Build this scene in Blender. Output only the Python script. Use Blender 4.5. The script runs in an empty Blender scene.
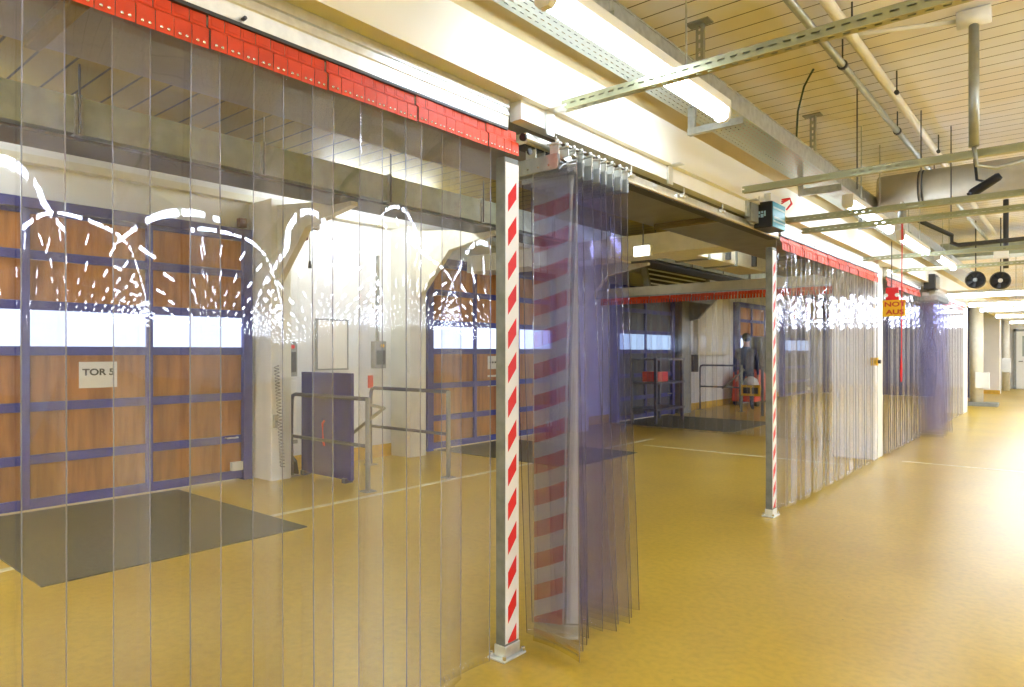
import bpy, bmesh, math, random
from mathutils import Vector, Matrix
random.seed(7)
S = bpy.context.scene
COL = S.collection
PI = math.pi
# ---------------------------------------------------------------- camera model (level, 1.36 m above the floor)
EYE, FPX, HORIZ, VPX = 1.36, 680.0, 352.0, 1080.0
TH = math.atan((VPX-512)/FPX); SN, CS = math.sin(TH), math.cos(TH)
ORD = ['first','second','third','fourth','fifth','sixth','seventh','eighth','ninth','tenth','eleventh','twelfth','thirteenth',
       'fourteenth','fifteenth','sixteenth','seventeenth','eighteenth','nineteenth','twentieth','twenty-first','twenty-second']

# ---------------------------------------------------------------- materials
def lin(c):
    return tuple(((x/255)/12.92 if x/255 <= .04045 else (((x/255)+.055)/1.055)**2.4) for x in c)
def nodes(name):
    m = bpy.data.materials.new(name); m.use_nodes = True
    nt = m.node_tree; nt.nodes.clear()
    out = nt.nodes.new('ShaderNodeOutputMaterial')
    return m, nt, out
def N(nt, t, **kw):
    n = nt.nodes.new('ShaderNode'+t)
    for k, v in kw.items():
        if k in n.inputs: n.inputs[k].default_value = v
        else: setattr(n, k, v)
    return n
def math_(nt, op, a, b=None, c=None):
    n = nt.nodes.new('ShaderNodeMath'); n.operation = op
    for i, v in enumerate((a, b, c)):
        if v is None: continue
        if isinstance(v, (int, float)): n.inputs[i].default_value = v
        else: nt.links.new(v, n.inputs[i])
    return n.outputs[0]
def P(name, rgb, rough=.5, metal=0.0, var=.06, scale=6.0, rgb2=None, stretch=(1,1,1), bump=0.0, coat=0.0, spec=.5):
    m, nt, out = nodes(name)
    b = N(nt, 'BsdfPrincipled'); L = nt.links.new
    tc = N(nt, 'TexCoord'); mp = N(nt, 'Mapping'); mp.inputs['Scale'].default_value = stretch
    L(tc.outputs['Object'], mp.inputs['Vector'])
    nz = N(nt, 'TexNoise'); nz.inputs['Scale'].default_value = scale; nz.inputs['Detail'].default_value = 5
    L(mp.outputs[0], nz.inputs['Vector'])
    c = lin(rgb); d = lin(rgb2) if rgb2 else tuple(x*(1-2.2*var) for x in c)
    r = N(nt, 'ValToRGB'); r.color_ramp.elements[0].position = .35; r.color_ramp.elements[1].position = .62
    r.color_ramp.elements[0].color = d+(1,); r.color_ramp.elements[1].color = c+(1,)
    L(nz.outputs['Fac'], r.inputs[0]); L(r.outputs[0], b.inputs['Base Color'])
    b.inputs['Roughness'].default_value = rough; b.inputs['Metallic'].default_value = metal
    b.inputs['Coat Weight'].default_value = coat; b.inputs['Specular IOR Level'].default_value = spec
    if bump:
        bp = N(nt, 'Bump'); bp.inputs['Strength'].default_value = bump; bp.inputs['Distance'].default_value = .01
        L(nz.outputs['Fac'], bp.inputs['Height']); L(bp.outputs[0], b.inputs['Normal'])
    L(b.outputs[0], out.inputs[0])
    return m
def EM(name, rgb, strength):
    m, nt, out = nodes(name); e = N(nt, 'Emission'); e.inputs[0].default_value = lin(rgb)+(1,); e.inputs[1].default_value = strength
    nt.links.new(e.outputs[0], out.inputs[0]); return m
def clear(name, tint, haze, refl=1.0, hazecol=(235,235,245), rough=.02):
    """clear PVC: straight-through transmission with a tint, a little milkiness, and a two-sided Fresnel mirror"""
    m, nt, out = nodes(name); L = nt.links.new
    g = N(nt, 'NewGeometry'); dp = N(nt, 'VectorMath'); dp.operation = 'DOT_PRODUCT'
    L(g.outputs['Normal'], dp.inputs[0]); L(g.outputs['Incoming'], dp.inputs[1])
    c = math_(nt, 'ABSOLUTE', dp.outputs['Value'])
    f = math_(nt, 'POWER', math_(nt, 'SUBTRACT', 1.0, c), 5.0)
    F = math_(nt, 'MULTIPLY', math_(nt, 'MULTIPLY_ADD', f, .95, .05), refl)
    t = N(nt, 'BsdfTransparent'); t.inputs[0].default_value = tint+(1,)
    d = N(nt, 'BsdfTranslucent'); d.inputs[0].default_value = lin(hazecol)+(1,)
    d2 = N(nt, 'BsdfDiffuse'); d2.inputs[0].default_value = lin(hazecol)+(1,)
    dm = N(nt, 'MixShader'); dm.inputs[0].default_value = .5; L(d.outputs[0], dm.inputs[1]); L(d2.outputs[0], dm.inputs[2])
    m1 = N(nt, 'MixShader'); m1.inputs[0].default_value = haze
    L(t.outputs[0], m1.inputs[1]); L(dm.outputs[0], m1.inputs[2])
    gl = N(nt, 'BsdfGlossy'); gl.inputs['Roughness'].default_value = rough
    m2 = N(nt, 'MixShader'); L(F, m2.inputs[0]); L(m1.outputs[0], m2.inputs[1]); L(gl.outputs[0], m2.inputs[2])
    L(m2.outputs[0], out.inputs[0]); return m
def hazard(name, ax, half, pitch=.152):
    """white tape with slanted red blocks; ax = object axis across the tape"""
    m, nt, out = nodes(name); L = nt.links.new
    b = N(nt, 'BsdfPrincipled'); b.inputs['Roughness'].default_value = .4
    tc = N(nt, 'TexCoord'); sp = N(nt, 'SeparateXYZ'); L(tc.outputs['Object'], sp.inputs[0])
    a = sp.outputs[ax]; z = sp.outputs['Z']
    fr = math_(nt, 'FRACT', math_(nt, 'DIVIDE', math_(nt, 'SUBTRACT', math_(nt, 'MULTIPLY_ADD', a, -1.15, z), .037), pitch))
    on = math_(nt, 'LESS_THAN', fr, .5)
    on = math_(nt, 'MULTIPLY', on, math_(nt, 'LESS_THAN', math_(nt, 'ABSOLUTE', a), half))
    on = math_(nt, 'MULTIPLY', on, math_(nt, 'LESS_THAN', z, 2.135))
    mx = N(nt, 'MixRGB'); L(on, mx.inputs[0]); mx.inputs[1].default_value = lin((238,236,230))+(1,); mx.inputs[2].default_value = lin((222,30,24))+(1,)
    L(mx.outputs[0], b.inputs['Base Color']); L(b.outputs[0], out.inputs[0]); return m
def slotted(name, rgb, ax, pitch, duty, v_ax, v_step, v_duty, rough=.35, metal=.8, voff=0.0):
    """sheet metal with rows of punched slots (see-through)"""
    m, nt, out = nodes(name); L = nt.links.new
    b = N(nt, 'BsdfPrincipled'); b.inputs['Roughness'].default_value = rough; b.inputs['Metallic'].default_value = metal
    b.inputs['Base Color'].default_value = lin(rgb)+(1,)
    tc = N(nt, 'TexCoord'); sp = N(nt, 'SeparateXYZ'); L(tc.outputs['Object'], sp.inputs[0])
    f1 = math_(nt, 'LESS_THAN', math_(nt, 'FRACT', math_(nt, 'DIVIDE', sp.outputs[ax], pitch)), duty)
    f2 = math_(nt, 'LESS_THAN', math_(nt, 'ABSOLUTE', math_(nt, 'SUBTRACT', math_(nt, 'FRACT', math_(nt, 'DIVIDE', math_(nt, 'ADD', sp.outputs[v_ax], voff), v_step)), .5)), v_duty)
    k = math_(nt, 'MULTIPLY', f1, f2)
    t = N(nt, 'BsdfTransparent'); mx = N(nt, 'MixShader'); L(k, mx.inputs[0]); L(b.outputs[0], mx.inputs[1]); L(t.outputs[0], mx.inputs[2])
    L(mx.outputs[0], out.inputs[0]); return m
def boards(name, rgb, gap, axis, pitch, width, rough=.6, rgb2=None, var_scale=1.2):
    """boards laid side by side: dark joints every `pitch` along the axis"""
    m, nt, out = nodes(name); L = nt.links.new
    b = N(nt, 'BsdfPrincipled'); b.inputs['Roughness'].default_value = rough
    tc = N(nt, 'TexCoord'); sp = N(nt, 'SeparateXYZ'); L(tc.outputs['Object'], sp.inputs[0])
    fr = math_(nt, 'FRACT', math_(nt, 'DIVIDE', sp.outputs[axis], pitch))
    k = math_(nt, 'LESS_THAN', fr, width/pitch)
    nz = N(nt, 'TexNoise'); nz.inputs['Scale'].default_value = var_scale; nz.inputs['Detail'].default_value = 4
    L(tc.outputs['Object'], nz.inputs['Vector'])
    r = N(nt, 'ValToRGB'); r.color_ramp.elements[0].position = .38; r.color_ramp.elements[1].position = .6
    r.color_ramp.elements[0].color = lin(rgb2 or rgb)+(1,); r.color_ramp.elements[1].color = lin(rgb)+(1,)
    L(nz.outputs['Fac'], r.inputs[0])
    mx = N(nt, 'MixRGB'); L(k, mx.inputs[0]); L(r.outputs[0], mx.inputs[1]); mx.inputs[2].default_value = lin(gap)+(1,)
    L(mx.outputs[0], b.inputs['Base Color']); L(b.outputs[0], out.inputs[0]); return m

M = {}
M['wall'] = P('painted plaster', (238,237,232), .7, var=.03, scale=2)
M['wallleft'] = P('scuffed white wall paint', (238,239,238), .6, var=.05, scale=1.5)
M['beam'] = P('cream beam paint', (244,242,230), .6, var=.02, scale=1.2)
M['galv'] = P('galvanised steel', (196,200,198), .34, .85, var=.10, scale=22)
M['zinc'] = P('bright zinc', (226,228,222), .28, .8, var=.05, scale=30)
M['duct'] = P('duct sheet metal', (176,186,172), .5, .25, var=.10, scale=9)
M['soffit'] = P('grey sheet lining', (140,140,142), .38, .45, var=.10, scale=5)
M['steel'] = P('grey painted steel', (150,152,146), .45, .3, var=.06, scale=12)
M['red'] = P('red lacquered clamp', (216,66,16), .45, 0, var=.05, scale=20)
M['rivet'] = P('rivet steel', (240,236,225), .22, .9, var=.02)
M['blue'] = P('blue frame paint', (54,60,150), .45, 0, var=.10, scale=9)
M['navy'] = P('dark blue board', (38,42,138), .4, 0, var=.16, scale=4, stretch=(1,1,.4))
M['brown'] = P('brown gate panel', (186,124,66), .55, 0, var=.14, scale=4.5, rgb2=(150,94,52), stretch=(1,3,.35))
M['unlit'] = P('dark slate panel', (62,66,84), .5, 0, var=.12, scale=5)  # brown gate panels darkened; the far bay's shade is in this colour
M['rail'] = P('dark tube paint', (70,74,100), .4, .2, var=.05)
M['black'] = P('black plastic', (24,25,30), .4, 0, var=.05)
M['darkgrey'] = P('dark grey metal', (76,76,76), .5, .4, var=.08)
M['wood'] = P('stained timber', (110,96,58), .7, 0, var=.12, scale=14, stretch=(1,8,8))
M['pipe'] = P('cream pipe paint', (228,223,204), .4, 0, var=.04, scale=9)
M['pipegrey'] = P('galvanised pipe', (176,180,172), .35, .7, var=.08, scale=14)
M['foil'] = P('foil-wrapped duct', (206,200,182), .5, .2, var=.10, scale=5)
M['white'] = P('white enamel', (240,240,234), .4, 0, var=.02)
M['paper'] = P('white paper', (240,236,226), .7, 0, var=.02)
M['ink'] = P('dark ink', (70,62,44), .7, 0, var=.02)
M['yellow'] = P('yellow sign', (244,190,20), .45, 0, var=.03)
M['redink'] = P('red lettering', (196,60,24), .6, 0, var=.02)
M['redp'] = P('red plastic', (232,36,40), .4, 0, var=.03)
M['orange'] = P('orange red paint', (212,74,44), .5, 0, var=.10, scale=5)
M['teal'] = P('teal label', (30,160,200), .35, 0, var=.05)
M['paleblue'] = P('pale blue label', (170,208,226), .35, 0, var=.03)
M['cable'] = P('black cable', (30,32,30), .5, 0, var=.02)
M['creamcol'] = P('cream column paint', (230,229,218), .6, 0, var=.05, scale=3)
M['ykick'] = P('yellow plinth paint', (226,184,70), .6, 0, var=.10, scale=10)
M['line'] = P('floor line paint', (236,226,184), .5, 0, var=.12, scale=14)
M['mat'] = P('dark steel deck plate', (92,90,66), .55, .15, var=.12, scale=40)
M['ceil'] = boards('cool white ceiling planks', (240,240,252), (60,44,30), 'Y', .16, .0085, .6, rgb2=(236,228,220))
M['ceill'] = boards('yellowed ceiling planks', (158,140,58), (24,20,10), 'Y', .20, .017, .6, rgb2=(138,120,44))
M['tube'] = EM('fluorescent diffuser', (226,238,255), 11.0)
M['tubefar'] = EM('fluorescent tube', (222,236,255), 24.0)
M['tubefill'] = EM('added fill tube', (232,240,244), 16.0)  # glow of the fill lamps added on the loading side
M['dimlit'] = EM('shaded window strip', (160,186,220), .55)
M['daylit'] = EM('daylit window strip', (204,222,255), .72)
M['signlit'] = EM('lit emergency sign', (255,250,238), 3.0)
M['pvc'] = clear('clear PVC', (.972,.970,.980), .006)
M['pvcp'] = clear('pleated PVC', (.958,.954,.984), .010, refl=.5, rough=.045)
M['pvcd'] = clear('pale violet PVC', (.950,.948,.988), .030, hazecol=(206,204,250))
M['pvcv'] = clear('violet clear PVC', (.932,.930,.985), .016, hazecol=(190,184,250), refl=.6)
M['edge'] = clear('PVC cut edge', (.58,.57,.66), .26)
M['edgev'] = clear('violet PVC cut edge', (.34,.32,.46), .06)
M['pvcm'] = clear('glossy clear PVC', (.96,.955,.985), .014, refl=4.6, rough=.012)
M['haz_y'] = hazard('hazard tape across y', 'Y', .029)
M['haz_x'] = hazard('hazard tape across x', 'X', .024)
M['strut'] = slotted('slotted channel steel', (176,180,148), 'X', .05, .58, 'Z', .041, .12, voff=.0205)
M['strutd'] = slotted('slotted drop channel steel', (176,180,168), 'Z', .05, .58, 'X', .041, .16, voff=.0205)
M['tray'] = slotted('perforated tray steel', (188,194,186), 'Y', .05, .55, 'X', .03, .12)
# yellow epoxy floor
def floor_mat():
    m, nt, out = nodes('yellow epoxy floor'); L = nt.links.new
    b = N(nt, 'BsdfPrincipled'); tc = N(nt, 'TexCoord')
    n1 = N(nt, 'TexNoise'); n1.inputs['Scale'].default_value = .9; n1.inputs['Detail'].default_value = 6; n1.inputs['Roughness'].default_value = .6
    n2 = N(nt, 'TexNoise'); n2.inputs['Scale'].default_value = 26; n2.inputs['Detail'].default_value = 4
    n3 = N(nt, 'TexVoronoi'); n3.inputs['Scale'].default_value = 5.5
    for n in (n1, n2, n3): L(tc.outputs['Object'], n.inputs['Vector'])
    r = N(nt, 'ValToRGB'); r.color_ramp.elements[0].position = .3; r.color_ramp.elements[1].position = .7
    r.color_ramp.elements[0].color = lin((194,158,40))+(1,); r.color_ramp.elements[1].color = lin((213,179,66))+(1,)
    L(n1.outputs['Fac'], r.inputs[0])
    r2 = N(nt, 'ValToRGB'); r2.color_ramp.elements[0].position = .3; r2.color_ramp.elements[1].position = .6
    r2.color_ramp.elements[0].color = (.86,.86,.82,1); r2.color_ramp.elements[1].color = (1,1,1,1)
    L(n2.outputs['Fac'], r2.inputs[0])
    mu = N(nt, 'MixRGB'); mu.blend_type = 'MULTIPLY'; mu.inputs[0].default_value = 1; L(r.outputs[0], mu.inputs[1]); L(r2.outputs[0], mu.inputs[2])
    sp = math_(nt, 'LESS_THAN', n3.outputs['Distance'], .028)     # small scuffs and specks
    m2 = N(nt, 'MixRGB'); L(math_(nt, 'MULTIPLY', sp, .55), m2.inputs[0]); L(mu.outputs[0], m2.inputs[1]); m2.inputs[2].default_value = lin((96,80,50))+(1,)
    L(m2.outputs[0], b.inputs['Base Color'])
    rr = N(nt, 'MapRange'); rr.inputs[3].default_value = .27; rr.inputs[4].default_value = .35; L(n1.outputs['Fac'], rr.inputs[0]); L(rr.outputs[0], b.inputs['Roughness'])
    bp = N(nt, 'Bump'); bp.inputs['Strength'].default_value = .12; bp.inputs['Distance'].default_value = .004; L(n2.outputs['Fac'], bp.inputs['Height']); L(bp.outputs[0], b.inputs['Normal'])
    L(b.outputs[0], out.inputs[0]); return m
M['floor'] = floor_mat()

# ---------------------------------------------------------------- mesh helpers (world coordinates; obj() moves them under their parent)
def bm_(): return bmesh.new()
def box(bm, x0, x1, y0, y1, z0, z1, mi=0, rot=None, about=None):
    ps = [(x,y,z) for x in (x0,x1) for y in (y0,y1) for z in (z0,z1)]
    vs = [bm.verts.new(p) for p in ps]
    if rot is not None:
        c = Vector(about) if about else Vector(((x0+x1)/2,(y0+y1)/2,(z0+z1)/2))
        for v in vs: v.co = rot @ (v.co-c) + c
    for f in ((0,1,3,2),(4,6,7,5),(0,4,5,1),(2,3,7,6),(0,2,6,4),(1,5,7,3)):
        fc = bm.faces.new([vs[i] for i in f]); fc.material_index = mi
    return vs
def prism(bm, poly, axis, a0, a1, mi=0):
    """polygon (2D in the other two axes, cyclic order) swept along an axis"""
    def pt(p, a):
        return {'x':(a,p[0],p[1]),'y':(p[0],a,p[1]),'z':(p[0],p[1],a)}[axis]
    A = [bm.verts.new(pt(p,a0)) for p in poly]; B = [bm.verts.new(pt(p,a1)) for p in poly]
    n = len(poly)
    fs = [bm.faces.new(A), bm.faces.new(B[::-1])]+[bm.faces.new((A[i],B[i],B[(i+1)%n],A[(i+1)%n])) for i in range(n)]
    for f in fs: f.material_index = mi
def tube(bm, pts, r, n=10, mi=0, caps=True):
    pts = [Vector(p) for p in pts]; rings = []
    for i, p in enumerate(pts):
        d = (pts[min(i+1,len(pts)-1)]-pts[max(i-1,0)]).normalized()
        u = d.cross(Vector((0,0,1)))
        if u.length < 1e-3: u = Vector((1,0,0))
        u.normalize(); w = d.cross(u)
        rr = r[i] if isinstance(r, (list,tuple)) else r
        rings.append([bm.verts.new(p+rr*(math.cos(2*PI*k/n)*u+math.sin(2*PI*k/n)*w)) for k in range(n)])
    for a, b in zip(rings, rings[1:]):
        for k in range(n):
            f = bm.faces.new((a[k],a[(k+1)%n],b[(k+1)%n],b[k])); f.material_index = mi; f.smooth = n > 6
    if caps:
        for f in (bm.faces.new(rings[0]), bm.faces.new(rings[-1][::-1])): f.material_index = mi
def grid(bm, f, nu, nv, mi=0, smooth=True):
    V = [[bm.verts.new(f(i/nu, j/nv)) for j in range(nv+1)] for i in range(nu+1)]
    for i in range(nu):
        for j in range(nv):
            fc = bm.faces.new((V[i][j],V[i+1][j],V[i+1][j+1],V[i][j+1])); fc.material_index = mi; fc.smooth = smooth
    return V
def wloc(o):
    v = Vector((0,0,0))
    while o: v += o.location; o = o.parent
    return v
def obj(name, bm, mats, parent=None, bevel=0, origin=None, recalc=True):
    if recalc: bmesh.ops.recalc_face_normals(bm, faces=bm.faces)
    off = wloc(parent) if parent else Vector((0,0,0))
    org = Vector(origin) if origin else off
    bmesh.ops.translate(bm, verts=bm.verts, vec=-org)
    me = bpy.data.meshes.new(name); bm.to_mesh(me); bm.free()
    for m in (mats if isinstance(mats, (list,tuple)) else [mats]): me.materials.append(m)
    o = bpy.data.objects.new(name, me); COL.objects.link(o)
    if parent: o.parent = parent
    o.location = org-off
    if bevel:
        md = o.modifiers.new('bevel', 'BEVEL'); md.width = bevel; md.segments = 2; md.limit_method = 'ANGLE'
    return o
def tag(o, label, cat, group=None, kind=None):
    o['label'] = label; o['category'] = cat
    if group: o['group'] = group
    if kind: o['kind'] = kind
    return o
def thing(name, label, cat, loc=(0,0,0), group=None):
    o = bpy.data.objects.new(name, None); COL.objects.link(o); o.location = loc; o.empty_display_size = .1
    return tag(o, label, cat, group)
def struct(name, bm, m, **k):
    o = obj(name, bm, m, **k)
    if o.parent is None: o['kind'] = 'structure'
    return o
def dup(root, loc, label, group=None):
    r = root.copy(); COL.objects.link(r); r.location = loc; r['label'] = label
    if group: r['group'] = group
    for ch in list(root.children):
        c = ch.copy(); COL.objects.link(c); c.parent = r
        for g in list(ch.children):
            d = g.copy(); COL.objects.link(d); d.parent = c
    return r
def text(name, s, size, mat, parent, loc, rot, extr=.0008, sx=1.0):
    cu = bpy.data.curves.new(name, 'FONT'); cu.body = s; cu.size = size; cu.extrude = extr; cu.align_x = 'CENTER'; cu.align_y = 'CENTER'; cu.offset = .003*size/.1
    t = bpy.data.objects.new(name, cu); COL.objects.link(t)
    dg = bpy.context.evaluated_depsgraph_get(); me = bpy.data.meshes.new_from_object(t.evaluated_get(dg))
    bpy.data.objects.remove(t)
    me.materials.clear(); me.materials.append(mat)
    o = bpy.data.objects.new(name, me); COL.objects.link(o); o.parent = parent
    o.location = Vector(loc)-wloc(parent); o.rotation_euler = rot; o.scale = (sx,1,1); return o
def B(name, args, m, parent=None, bevel=0, **k):
    bm = bm_(); box(bm, *args); return obj(name, bm, m, parent, bevel, **k)

# ---------------------------------------------------------------- the setting
XC = -1.956            # plane of the strip curtains
XW = -6.98             # back wall of the loading side
CZ = 3.30              # ceiling height
b = bm_(); box(b, XW-.2, 31, -5, 33, -.15, 0); struct('floor', b, M['floor'])
b = bm_(); box(b, -1.97, 31, -5, 33, CZ, CZ+.15); struct('ceiling', b, M['ceil'])
b = bm_(); box(b, XW-.2, -2.0, -5, 33, CZ, CZ+.15); struct('ceiling_1', b, M['ceill'])
# back wall with three gate openings
GATES = [(.85, 3.83, 2.68), (6.38, 9.34, 2.68), (11.3, 13.75, 2.68), (17.4, 20.3, 2.68), (20.9, 23.6, 2.68)]
b = bm_(); prev = -5
for y0, y1, zt in GATES:
    box(b, XW-.2, XW, prev, y0, 0, CZ); box(b, XW-.2, XW, y0, y1, zt, CZ); prev = y1
box(b, XW-.2, XW, prev, 33, 0, CZ); struct('wall_left', b, M['wallleft'])
b = bm_(); box(b, 31, 31.2, -5, 33, 0, CZ); struct('wall_right', b, M['wall'])
b = bm_(); box(b, XW, 31, -5.2, -5, 0, CZ); struct('wall_back', b, M['wall'])
b = bm_(); box(b, -2.35, 31, 31.2, 31.4, 0, CZ); box(b, XW, -2.35, 24.0, 24.2, 0, CZ); struct('wall_front', b, M['wall'])
# yellow painted skirting on the loading side
b = bm_()
for y0, y1 in ((-4, .8), (3.86, 6.34), (9.38, 11.26), (13.8, 17.36), (20.34, 20.86)): box(b, XW, XW+.012, y0, y1, 0, .16)
struct('baseboard_left', b, M['ykick'])
# long cream beam over the curtains
b = bm_(); box(b, -2.02, -1.85, -5, 31.2, 2.47, 2.705); struct('trim_1', b, M['beam'])
b = bm_(); box(b, -2.06, -1.97, -5, 31.2, 2.705, CZ); struct('trim_5', b, P('shade-tinted plaster', (230,212,160), .7, var=.04, scale=2))  # yellow tone stands in for the cable tray's shade on the upper wall
# grey lining sheet behind the beam, above the curtain
b = bm_(); box(b, -2.86, -2.02, -5, 18.6, 2.455, 2.50); struct('trim_2', b, M['soffit'])
for y in (.78, 3.9, 5.3, 8.0):
    b = bm_(); box(b, -2.8, -2.03, y-.06, y-.01, 2.41, 2.455); o = obj('cross_batten', b, M['wood'], bevel=.006, origin=(-2.45,y,2.385))
    tag(o, {.78:'timber batten across the grey soffit above the near curtain, top left corner', 3.9:'timber batten on the grey soffit behind the bunched strips', 5.3:'timber batten on the grey soffit over the open doorway', 8.0:'timber batten on the grey soffit behind the closed strips past the far hazard post'}[y], 'batten', 'battens on the grey soffit')
# cream ledge pipe at the top of the back wall and shadowed recess
b = bm_(); box(b, XW, XW+.10, -5, 33, 2.98, 3.05); struct('trim_3', b, M['pipe'])
# floor markings
b = bm_(); box(b, -5.18, -5.11, -2, 6.9, 0, .002); box(b, -4.9, -2.2, 8.84, 8.91, 0, .002); box(b, -5.18,-5.11, 6.9, 9.6, 0, .002); box(b, -1.7, .9, 9.6, 9.64, 0, .002)
struct('trim_4', b, M['line'])
# columns in line with the curtain
def column(x0, x1, y0, y1, name):
    b = bm_(); box(b, x0, x1, y0, y1, 0, 2.47); return struct(name, b, M['white'], bevel=.015)
column(-2.48, -1.975, 9.46, 9.92, 'column')
column(-2.44, -1.96, 17.9, 18.5, 'column_1')

# ---------------------------------------------------------------- gates
def gate(y0, y1, label, panel, win='daylit', muls=()):
    x = XW+.13; zt = 2.67
    t = thing('sectional_gate', label, 'gate', (x-.05, (y0+y1)/2, 0), 'loading gates in the back wall')
    b = bm_(); box(b, x-.14, x+.03, y0, y0+.11, 0, zt); box(b, x-.14, x+.03, y1-.11, y1, 0, zt); box(b, x-.14, x+.03, y0+.11, y1-.11, zt-.09, zt)
    obj('gate_frame', b, M['blue'], t, bevel=.006)
    zs = [.02, .44, .89, 1.37, 1.76, 2.19, 2.58]
    for i in range(6):
        z0, z1 = zs[i], zs[i+1]
        if i == 3:
            b = bm_(); box(b, x-.05, x-.025, y0+.11, y1-.11, z0, z1); obj('window_strip', b, M[win], t)
            continue
        b = bm_(); box(b, x-.06, x-.03, y0+.11, y1-.11, z0+.005, z1-.005); obj('panel', b, panel, t)
    for i in range(7):
        z = zs[i]; hh = .085 if i == 0 else .04
        b = bm_(); box(b, x-.055, x, y0+.11, y1-.11, z-(.0 if i == 0 else hh), z+hh); obj('cross_rail', b, M['blue'], t, bevel=.004)
    for ym in muls:
        b = bm_(); box(b, x-.055, x+.004, ym-.03, ym+.03, .02, zt-.09); obj('mullion', b, M['blue'], t, bevel=.004)
    ym = y1-.30
    b = bm_(); tube(b, [(x,ym,.46),(x+.04,ym,.46),(x+.04,ym+.12,.46),(x,ym+.12,.46)], .009, 6); obj('handle', b, M['zinc'], t)
    b = bm_(); box(b, x-.02, x+.035, y1-.24, y1-.12, .11, .20); obj('lock_plate', b, M['white'], t, bevel=.004)
    return t
gate(.85, 3.83, 'brown blue-framed loading gate with the paper TOR sign, at the far left', M['brown'], muls=(1.78, 2.78))
gate(6.38, 9.34, 'brown blue-framed loading gate just left of the near hazard post', M['brown'], muls=(7.36, 8.36))
gate(11.3, 13.75, 'dark slate loading gate with shade in its colour, seen through the cross curtain left of the grey column', M['unlit'], 'dimlit', muls=(12.5,))
gate(17.4, 20.3, 'far brown loading gate behind the cross curtain beside the far hazard post', M['brown'], muls=(18.4, 19.4))
gate(20.9, 23.6, 'last dark slate loading gate added to darken the far end of the back wall', M['unlit'], 'dimlit', muls=(22.2,))  # invented gate, a dark backing for the view through the far strips
# paper signs
x = XW+.13
t = thing('paper_sign', 'white paper sheet lettered TOR taped to the brown gate', 'sign', (x-.028, 2.343, 1.035))
B('sheet', (x-.028, x-.024, 2.186, 2.50, 1.035, 1.271), M['paper'], t)
text('lettering', 'TOR 5', .082, M['ink'], t, (x-.023, 2.345, 1.175), (PI/2, 0, PI/2), sx=1.15)
t = thing('paper_sign', 'white notice with small dark marks on the gate left of the hazard post', 'sign', (x-.028, 7.8, 1.13))
B('sheet', (x-.028, x-.024, 7.66, 7.94, 1.10, 1.30), M['paper'], t)
b = bm_()
for i in range(4): box(b, x-.024, x-.022, 7.70+.055*i, 7.735+.055*i, 1.19, 1.215)
obj('print', b, M['ink'], t)
for zz, lb in ((.98, 'upper'), (.84, 'lower')):
    o = B('tape_strip', (x-.028, x-.025, 7.66, 7.94, zz, zz+.03), M['paper'], origin=(x-.028,7.8,zz)); tag(o, lb+' narrow white strip stuck below the notice on the gate', 'tape')
# dock plates in front of the gates
def plate(x0, x1, y0, y1, label):
    b = bm_(); box(b, x0, x1, y0, y1, 0, .008); o = obj('dock_plate', b, M['mat'], origin=((x0+x1)/2,(y0+y1)/2,0)); tag(o, label, 'dock plate', 'dark dock plates in the floor')
plate(-6.82, -4.60, 1.27, 3.03, 'dark steel dock plate in the yellow floor before the leftmost gate')
plate(-6.82, -4.58, 6.55, 8.12, 'dark dock plate behind the bunched violet strips')
plate(-6.82, -4.5, 11.2, 13.3, 'far dark dock plate under the cross curtain')

# ---------------------------------------------------------------- loading side: columns, duct, boxes, railings
def wallcol(y0, y1, x1, name):
    b = bm_(); box(b, XW, x1, y0, y1, 0, 2.98); o = struct(name, b, M['creamcol'], bevel=.01)
wallcol(3.86, 4.10, -6.52, 'column_2'); wallcol(5.86, 6.14, -6.6, 'column_3'); wallcol(9.5, 9.85, -6.5, 'column_4'); b = bm_(); box(b, XW, -6.72, 13.9, 14.35, 0, 2.98); struct('column_5', b, M['steel'], bevel=.01)
# brackets carrying the duct
for i, (y, lb) in enumerate(((3.97, 'sloping bracket on the wall column beside the TOR gate'), (6.0, 'sloping bracket on the column left of the second gate'), (9.68, 'sloping bracket on the column behind the bunched strips'), (14.3, 'sloping grey bracket at the top of the far grey column'))):
    b = bm_(); prism(b, [(XW,2.96),(-5.25,2.80),(-5.25,2.74),(-6.0,2.62),(-6.52,2.1),(XW+.02,2.0)], 'y', y-.04, y+.04); o = obj('wall_bracket', b, M['pipe'] if i < 3 else M['steel'], origin=(XW,y,2.0), bevel=.006); tag(o, lb, 'bracket', 'duct brackets')
# galvanised duct along the loading side
t = thing('air_duct', 'long rectangular galvanised duct under the yellow ceiling', 'duct', (-5.4, 9, 2.835))
B('duct_body', (-5.55, -5.2, -4, 23, 2.835, 3.085), M['duct'], t)
for k in range(17):
    y = .3+1.35*k
    b = bm_(); box(b, -5.565, -5.185, y-.025, y+.025, 2.82, 3.10); obj('flange', b, M['galv'], t, bevel=.004)
    if k < 12:
        b = bm_(); tube(b, [(-5.18,y,2.83),(-5.18,y,CZ)], .008, 6); obj('hanger_rod', b, M['darkgrey'], t)
b = bm_(); box(b, -5.58, -5.17, -4, 23, 2.78, 2.80); obj('support_rail', b, M['darkgrey'], t)
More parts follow.
